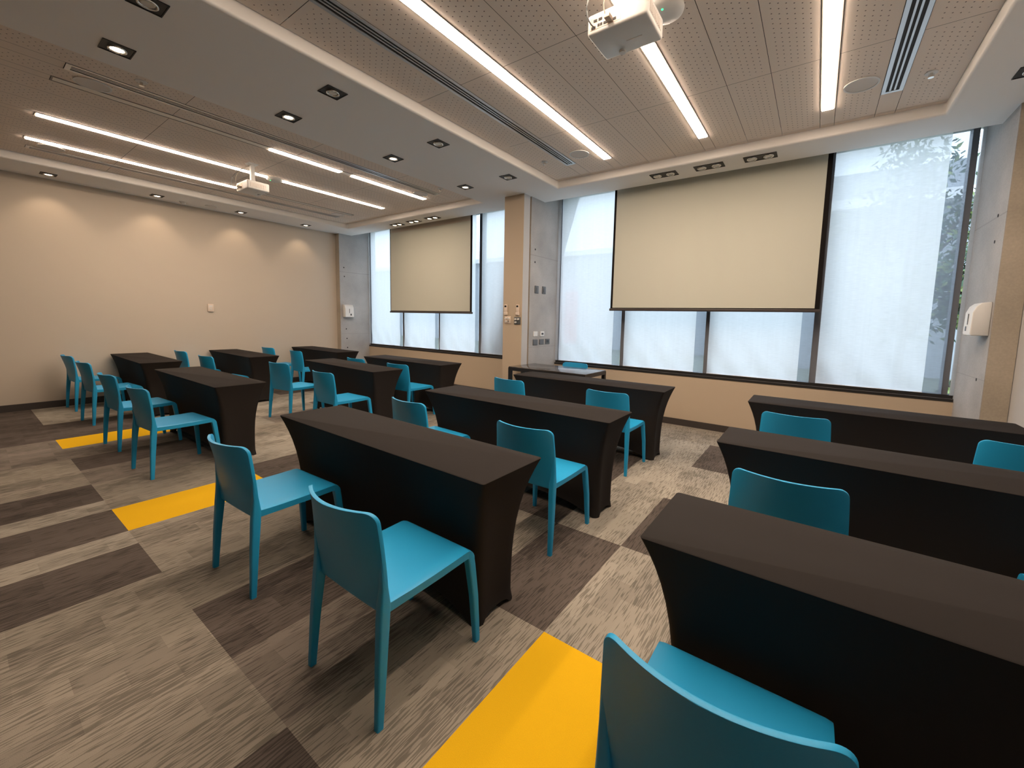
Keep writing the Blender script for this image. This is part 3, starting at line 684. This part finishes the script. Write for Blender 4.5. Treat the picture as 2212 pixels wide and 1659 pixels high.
# ------------------------------------------------------------------ chairs
def rrect(cx, cy, hx, hy, r, n=4):
    pts = []
    for sx, sy, a0 in ((1, 1, 0), (-1, 1, PI / 2), (-1, -1, PI), (1, -1, 3 * PI / 2)):
        for k in range(n + 1):
            a_ = a0 + PI / 2 * k / n
            pts.append((cx + sx * (hx - r) + r * math.cos(a_), cy + sy * (hy - r) + r * math.sin(a_)))
    return pts
SZ = 0.445
def yback(v): return -0.212 - 0.024 * v ** 1.25
def make_chair():
    t = thing('chair', '', 'chair', (0, 0, 0), 0, '')
    # seat: slab whose front rolls down, sides turned down a little
    bm = bmesh.new(); prof = []
    yf = 0.235; R = 0.048
    top = [(-0.222, SZ + 0.004), (-0.19, SZ), (-0.10, SZ - 0.004), (0.0, SZ - 0.005), (0.10, SZ - 0.004), (yf - R, SZ - 0.002)]
    for k in range(1, 7):
        a_ = PI / 2 * k / 6; top.append((yf - R + R * math.sin(a_), SZ - 0.002 - R + R * math.cos(a_)))
    TK = 0.024
    und = [(yf - 0.018, SZ - R)]
    for k in range(1, 6):
        a_ = PI / 2 * (1 - k / 6); und.append((yf - R + (R - TK) * math.sin(a_), SZ - 0.002 - R + (R - TK) * math.cos(a_)))
    und += [(yf - R, SZ - 0.002 - TK), (0.05, SZ - TK - 0.004), (-0.12, SZ - TK - 0.002), (-0.222, SZ - TK)]
    prof = top + und
    def hw(y): return 0.222 + 0.006 * (1 - (y + 0.22) / 0.45)
    xs_ = [-1, -0.985, -0.93, -0.8, -0.5, 0, 0.5, 0.8, 0.93, 0.985, 1]
    rings = []
    for u in xs_:
        e = max(0, abs(u) - 0.9) / 0.1
        ring_ = []
        for i, (y, z) in enumerate(prof):
            dz = -0.004 * e * e if i < len(top) else -0.012 * min(1, e * 1.3)
            ring_.append((u * hw(y), y, z + dz))
        rings.append(ring_)
    loft(bm, rings); o = obj('seat', bm, 'teal', t, smooth=True); smooth_by_angle(o, 50)
    # backrest shell
    zb0, zb1 = 0.402, 0.780; nz, nx = 26, 20; rc = 0.038
    def halfw(z):
        v = (z - zb0) / (zb1 - zb0); w = 0.231 - 0.004 * v - 0.018 * max(0, v - 0.3) ** 1.5
        if z > zb1 - rc: w -= rc - math.sqrt(max(0, rc * rc - (z - (zb1 - rc)) ** 2))
        return w
    bm = bmesh.new(); zs = [zb0 + (zb1 - rc - zb0) * j / nz for j in range(nz + 1)] + [zb1 - rc + rc * math.sin(PI / 2 * k / 8) for k in range(1, 9)]
    def P(u, z, th):
        v = (z - zb0) / (zb1 - zb0); sag = 0.004 + 0.064 * v ** 1.25
        w = halfw(z)
        x = u * w; uu = x / 0.222
        return (x, yback(max(v, 0)) - sag * (1 - uu * uu) + th, z)
    F = [[bm.verts.new(P(-1 + 2 * i / nx, z, 0.0075)) for i in range(nx + 1)] for z in zs]
    B = [[bm.verts.new(P(-1 + 2 * i / nx, z, -0.0075)) for i in range(nx + 1)] for z in zs]
    n = len(zs)
    for j in range(n - 1):
        for i in range(nx):
            bm.faces.new((F[j][i], F[j][i + 1], F[j + 1][i + 1], F[j + 1][i])); bm.faces.new((B[j][i + 1], B[j][i], B[j + 1][i], B[j + 1][i + 1]))
        bm.faces.new((F[j][0], F[j + 1][0], B[j + 1][0], B[j][0])); bm.faces.new((F[j][nx], B[j][nx], B[j + 1][nx], F[j + 1][nx]))
    for i in range(nx):
        bm.faces.new((F[0][i], B[0][i], B[0][i + 1], F[0][i + 1])); bm.faces.new((F[-1][i], F[-1][i + 1], B[-1][i + 1], B[-1][i]))
    o = obj('backrest', bm, 'teal', t, bevel=0.0035, segs=2)
    for s in (-1, 1):
        # rear leg: from floor up along the side of the shell
        rings = []
        for z, cx, cy, hx, hy in ((0.0, 0.2275, -0.252, 0.0125, 0.013), (0.02, 0.2272, -0.251, 0.0130, 0.0135), (0.22, 0.2215, -0.236, 0.0165, 0.0175), (0.38, 0.2135, -0.221, 0.0190, 0.0205), (0.44, 0.2125, -0.216, 0.0185, 0.0200), (0.50, 0.2165, -0.2175, 0.0135, 0.0130), (0.56, 0.2180, -0.2215, 0.0095, 0.0085), (0.62, 0.2165, -0.2260, 0.0065, 0.005)):
            rings.append([(s * px, py, z) for px, py in rrect(cx, cy, hx, hy, min(hx, hy) * 0.45)])
        bm = bmesh.new(); loft(bm, rings); o = obj('leg', bm, 'teal', t, smooth=True); smooth_by_angle(o, 60)
        # front leg: follows the rolled front edge
        rings = []
        for z, cx, cy, hx, hy in ((0.0, 0.2275, 0.242, 0.0125, 0.0135), (0.02, 0.2272, 0.242, 0.0130, 0.0140), (0.22, 0.2195, 0.232, 0.0165, 0.0170), (0.36, 0.2085, 0.2210, 0.0190, 0.0185), (0.405, 0.2045, 0.2155, 0.0195, 0.0190), (0.425, 0.2035, 0.2080, 0.0190, 0.0150)):
            rings.append([(s * px, py, z) for px, py in rrect(cx, cy, hx, hy, min(hx, hy) * 0.45)])
        bm = bmesh.new(); loft(bm, rings); o = obj('leg', bm, 'teal', t, smooth=True); smooth_by_angle(o, 60)
    return t
chair0 = make_chair(); used = [False]
def chair(x, y, deg, label, group):
    if not used[0]:
        used[0] = True; chair0.location = (x, y, 0); chair0.rotation_euler = (0, 0, math.radians(deg)); chair0['label'] = label; chair0['group'] = group; return chair0
    return dup(chair0, (x, y, 0), math.radians(deg), label, group)
G1, G2, G3 = 'teal chairs at the first row of tables', 'teal chairs at the second row of tables', 'teal chairs at the third row of tables'
chair(-1.378, 1.015, 0, 'teal chair in the centre foreground, right one at the front centre table', G1)
chair(-2.48, 1.032, 2, 'teal chair at the front centre table beside the yellow carpet plank, left one', G1)
chair(-0.11, 1.01, 0, 'teal chair cropped by the bottom edge in the right foreground', G1)
chair(-4.81, 1.14, 4, 'teal chair with full seat visible, at the right end of the front left table', G1)
chair(-5.975, 1.14, 4, 'teal chair over the farther yellow plank, left neighbour of the one in full view', G1)
chair(-7.52, 1.175, 5, 'teal chair overlapping the leftmost chair, second from the left', G1)
chair(-8.69, 1.175, 4, 'leftmost teal chair, against the beige wall', G1)
chair(-1.467, 2.265, 0, 'teal chair at the right end of the second centre table', G2)
chair(-2.62, 2.29, -3, 'teal chair between the first and second centre tables, left one', G2)
chair(-0.05, 2.29, -1, 'teal chair whose wide back shows between the two nearest right tables', G2)
chair(1, 2.275, 0, 'teal chair of which only a seat corner shows at the right edge', G2)
chair(-4.69, 2.69, 1, 'teal chair at the second left table with its full seat in view', G2)
chair(-5.97, 2.75, 8, 'teal chair in the middle aisle left of the second left table', G2)
chair(-7.55, 2.42, 5, 'teal chair behind the left front table, right one of two', G2)
chair(-8.72, 2.425, 4, 'teal chair close to the beige wall behind the left front table', G2)
chair(-1.592, 3.775, 0, 'teal chair at the right end of the third centre table', G3)
chair(-2.745, 3.745, -4, 'teal chair at the left of the third centre table near the desk', G3)
chair(-0.08, 3.8, 0, 'teal chair whose back shows before the rearmost right table', G3)
chair(1.085, 3.8, 1, 'teal chair cut by the right edge before the rearmost right table', G3)
chair(-4.79, 3.785, 3, 'teal chair at the right end of the third left table', G3)
chair(-5.83, 3.8, 2, 'teal chair with only its back top over the second left table', G3)
chair(-7.69, 3.79, -1, 'teal chair by the rear far-left table with its seat in view', G3)
chair(-8.74, 3.75, 4, 'teal chair whose top shows beyond the far-left middle table, against the beige wall', G3)
dk = chair(-3.04, 5.285, 180, 'teal chair behind the black desk below the window', 'teal chair at the presenter desk'); 

# ------------------------------------------------------------------ tables with stretch covers
def make_table(L, Wd):
    t = thing('banquet_table', '', 'table', (0, 0, 0), 0, '')
    bm = bmesh.new()
    hx, hy = L / 2, Wd / 2
    # perimeter parameters: list of (ux, uy, tx) in unit rectangle with denser corners
    per = []
    nL, nS, nc = 26, 8, 4
    ZR = [0.0, 0.02, 0.05, 0.09, 0.14, 0.20, 0.27, 0.35, 0.43, 0.51, 0.58, 0.64, 0.69, 0.72, 0.738, 0.7465, 0.75]
    def ringat(z):
        k = z / TH
        f = 1 - k ** 3.2
        flare = 0.007 * max(0, 1 - z / 0.05)
        ix, iy = 0.105 * f - flare, 0.080 * f - flare * 0.8
        if z > 0.7455: e = (z - 0.7455) / 0.0045; ix += 0.006 * e * e; iy += 0.006 * e * e
        X_, Y_ = hx - ix, hy - iy; r = 0.012 + 0.03 * f
        pts = []
        def side(x0, y0, x1, y1, n_, along):
            for i in range(n_):
                s_ = i / n_
                x, y = x0 + (x1 - x0) * s_, y0 + (y1 - y0) * s_
                bow = math.sin(PI * s_) * f * (0.018 if along == 'x' else 0.012)
                arch = (1 - abs(2 * s_ - 1) ** 5)
                if along == 'x': y -= math.copysign(bow, y)
                else: x -= math.copysign(bow, x)
                zz = z + (1 - k) ** 6 * arch * (0.085 if along == 'x' else 0.03)
                pts.append((x, y, zz))
        def corner(cx, cy, a0):
            for i in range(nc):
                a_ = a0 + PI / 2 * i / nc; pts.append((cx + r * math.cos(a_), cy + r * math.sin(a_), z))
        side(X_ - r, -Y_, -X_ + r, -Y_, nL, 'x'); 
        for i in range(nc): a_ = -PI / 2 - PI / 2 * i / nc; pts.append((-X_ + r + r * math.cos(a_), -Y_ + r + r * math.sin(a_), z))
        side(-X_, -Y_ + r, -X_, Y_ - r, nS, 'y')
        for i in range(nc): a_ = PI - PI / 2 * i / nc; pts.append((-X_ + r + r * math.cos(a_), Y_ - r + r * math.sin(a_), z))
        side(-X_ + r, Y_, X_ - r, Y_, nL, 'x')
        for i in range(nc): a_ = PI / 2 - PI / 2 * i / nc; pts.append((X_ - r + r * math.cos(a_), Y_ - r + r * math.sin(a_), z))
        side(X_, Y_ - r, X_, -Y_ + r, nS, 'y')
        for i in range(nc): a_ = -PI / 2 * i / nc; pts.append((X_ - r + r * math.cos(a_), -Y_ + r + r * math.sin(a_), z))
        return pts
    R_ = [[bm.verts.new(p) for p in ringat(z)] for z in ZR]
    for A, B in zip(R_, R_[1:]):
        k = len(A)
        for i in range(k): bm.faces.new((A[i], A[(i + 1) % k], B[(i + 1) % k], B[i]))
    bm.faces.new(R_[-1])
    o = obj('stretch_cover', bm, 'cloth', t, smooth=True); smooth_by_angle(o, 55)
    bm = bmesh.new(); box(bm, -hx + 0.02, hx - 0.02, -hy + 0.02, hy - 0.02, 0.715, 0.742); obj('tabletop', bm, 'grey_plastic', t)
    for sx in (-1, 1):
        for sy in (-1, 1):
            bm = bmesh.new(); x, y = sx * (hx - 0.15), sy * (hy - 0.12); tube(bm, [(x, y, 0.0), (x, y, 0.35), (x, y, 0.715)], 0.013, 10); obj('leg', bm, 'black_metal', t)
    return t
TL, TW = 1.88, 0.438
tab0 = make_table(TL, TW); tabR = None
TG = 'black covered tables in three rows'
def place_table(x0, y0, ang, label, first=False, L=TL, src=None):
    # x0, y0: near-left corner of the top
    a_ = ang; cx = x0 + math.cos(a_) * L / 2 - math.sin(a_) * TW / 2; cy = y0 + math.sin(a_) * L / 2 + math.cos(a_) * TW / 2
    if first:
        src.location = (cx, cy, 0); src.rotation_euler = (0, 0, a_); src['label'] = label; src['group'] = TG; return src
    return dup(src, (cx, cy, 0), a_, label, TG)
place_table(-2.968, 1.245, -0.0098, 'black covered table in the middle foreground with a chair at each half', True, TL, tab0)
place_table(-2.99, 2.515, 0.006, 'black covered table second back in the centre block', src=tab0)
place_table(-3.075, 3.985, 0.02, 'black covered table third back in the centre block, before the black desk', src=tab0)
place_table(-6.373, 1.343, 0.005, 'black covered table behind the pair of chairs over the farther yellow plank', src=tab0)
place_table(-6.31, 3.03, -0.05, 'black covered table second back in the left block', src=tab0)
place_table(-6.275, 3.977, 0.014, 'black covered table third back in the left block, below the far window', src=tab0)
tabF = make_table(1.80, TW)
place_table(-9.00, 1.40, -0.008, 'black covered table at the beige wall behind the two leftmost chairs', True, 1.80, tabF)
place_table(-9.00, 2.65, -0.012, 'black covered table at the beige wall, second back', src=tabF, L=1.80)
place_table(-9.00, 4.06, -0.008, 'black covered table in the far corner under the soap dispenser', src=tabF, L=1.80)
tabR = make_table(1.745, TW)
place_table(-0.421, 1.227, 0.0, 'large black covered table at the right edge, nearest the camera', True, 1.745, tabR)
place_table(-0.437, 2.541, 0.0, 'black covered table second back at the right edge', src=tabR, L=1.745)
place_table(-0.463, 4.079, 0.0, 'black covered table third back at the right, below the near window', src=tabR, L=1.745)
# presenter desk
t = thing('desk', 'plain black metal desk with a shiny top beside the tan column', 'desk', (-3.0, 4.905, 0))
hx, hy, zz = 0.625, 0.315, 0.755
bm = bmesh.new(); box(bm, -hx + 0.004, hx - 0.004, -hy + 0.004, hy - 0.004, zz - 0.014, zz); obj('desktop', bm, 'desk_top', t, bevel=0.002)
bm = bmesh.new()
for y in (-hy, hy - 0.04): box(bm, -hx + 0.05, hx - 0.05, y, y + 0.04, zz - 0.056, zz - 0.014)
for x in (-hx, hx - 0.05): box(bm, x, x + 0.05, -hy, hy, zz - 0.056, zz - 0.014)
obj('rail', bm, 'black_metal', t)
for sx in (-1, 1):
    for sy in (-1, 1):
        bm = bmesh.new(); x0 = sx * (hx - 0.025); y0 = sy * (hy - 0.02); box(bm, x0 - 0.025, x0 + 0.025, y0 - 0.02, y0 + 0.02, 0, zz - 0.056); obj('leg', bm, 'black_metal', t)

# ------------------------------------------------------------------ outside
bm = bmesh.new(); box(bm, -40, 40, D + 0.35, 45, -0.25, -0.05); tag(obj('lawn', bm, 'outside_ground'), 'grey green ground outside the windows', 'ground')
t = thing('building', 'grey building outside the near window with a pale roof edge', 'building', (6, 17, -0.05))
bm = bmesh.new(); box(bm, -9, 16, 0, 6, 0, 6.4); obj('facade', bm, 'outside_grey', t)
bm = bmesh.new(); box(bm, -9.3, 16.3, -0.5, 0.0, 5.2, 5.5); obj('roof_edge', bm, 'outside_white', t)
t = thing('building', 'pale low building outside the far window', 'building', (-16, 20, -0.05))
bm = bmesh.new(); box(bm, -14, 12, 0, 6, 0, 5.0); obj('facade', bm, 'outside_grey', t)
bm = bmesh.new(); box(bm, -14.2, 12.2, -0.3, 0, 5.0, 5.25); obj('roof_edge', bm, 'outside_white', t)
def foliage(name, loc, h, r, n, label, cat, seed, lm='leaf', trunk=True):
    t = thing(name, label, cat, loc); rn = random.Random(seed)
    cz = h - r * 0.8 if trunk else h * 0.5
    if trunk:
        bm = bmesh.new(); tube(bm, [(0, 0, 0), (0.05, 0, h * 0.3), (0, 0.04, h * 0.6), (0.08, 0, cz)], 0.07, 8)
        for k in range(6):
            a_ = rn.uniform(0, 2 * PI); z_ = h * rn.uniform(0.4, 0.65); tube(bm, [(0, 0, z_), (r * .4 * math.cos(a_), r * .4 * math.sin(a_), z_ + r * .4), (r * .7 * math.cos(a_), r * .7 * math.sin(a_), z_ + r * .8)], 0.025, 6)
        obj('trunk', bm, 'bark', t)
    else:
        bm = bmesh.new()
        for k in range(9):
            a_ = rn.uniform(0, 2 * PI); tube(bm, [(0, 0, 0), (r * .3 * math.cos(a_), r * .3 * math.sin(a_), h * .4), (r * .7 * math.cos(a_), r * .7 * math.sin(a_), h * .85)], 0.01, 5)
        obj('stem', bm, 'bark', t)
    bm = bmesh.new()
    cl = [Vector((rn.gauss(0, r * .45), rn.gauss(0, r * .45), cz + rn.gauss(0, (r if trunk else h * .5) * .42))) for _ in range(14)]
    for k in range(n):
        c_ = rn.choice(cl) + Vector([rn.gauss(0, r * .2) for _ in range(3)])
        if c_.z < 0.1: c_.z = 0.1
        d1 = Vector([rn.uniform(-1, 1) for _ in range(3)]).normalized(); d2 = d1.cross(Vector([rn.uniform(-1, 1) for _ in range(3)])).normalized()
        s_ = rn.uniform(0.05, 0.10)
        f = bm.faces.new([bm.verts.new(c_ + q) for q in (-d1 * s_, d2 * s_ * .45, d1 * s_, -d2 * s_ * .45)]); f.material_index = 1 if rn.random() < 0.25 else 0
    obj('foliage', bm, ['leaf', 'leaf_light'], t)
foliage('tree', (2.4, 10.3, -0.03), 3.4, 1.0, 4200, 'green tree outside the right end of the near window', 'tree', 3)
foliage('tree', (1.6, 12.6, -0.03), 5.2, 1.3, 3500, 'taller tree behind, top right of the near window', 'tree', 5)
foliage('shrub', (0.20, 6.38, -0.03), 1.12, 0.19, 1500, 'dark shrub outside the bottom of the near window', 'shrub', 9, trunk=False)
foliage('shrub', (1.9, 8.0, -0.03), 0.9, 0.5, 1500, 'low light green shrub at the right end of the near window', 'shrub', 11, trunk=False)
t = thing('banner', 'red upright banner showing pink through the near window blind', 'banner', (-3.70, 6.50, -0.05))
bm = bmesh.new(); box(bm, -0.13, 0.13, -0.003, 0.003, 1.07, 2.01); obj('cloth', bm, 'banner_cloth', t)
bm = bmesh.new(); tube(bm, [(0.15, 0, 0), (0.15, 0, 1.1), (0.15, 0, 2.05)], 0.012, 8); obj('pole', bm, 'mullion', t)
t = thing('inclined_strut', 'slanted grey concrete strut just outside the far window', 'strut', (-4.55, 6.19, -0.05))
bm = bmesh.new(); loft(bm, [[(x, y, z) for x, y in ((xa, -0.06), (xb, -0.06), (xb, 0.06), (xa, 0.06))] for z, xa, xb in ((0, -1.02, -0.1), (0.85, -0.70, 0.2), (1.6, -0.42, 0.5), (3.6, 0.1, 1.1))]); obj('shaft', bm, 'strut', t)
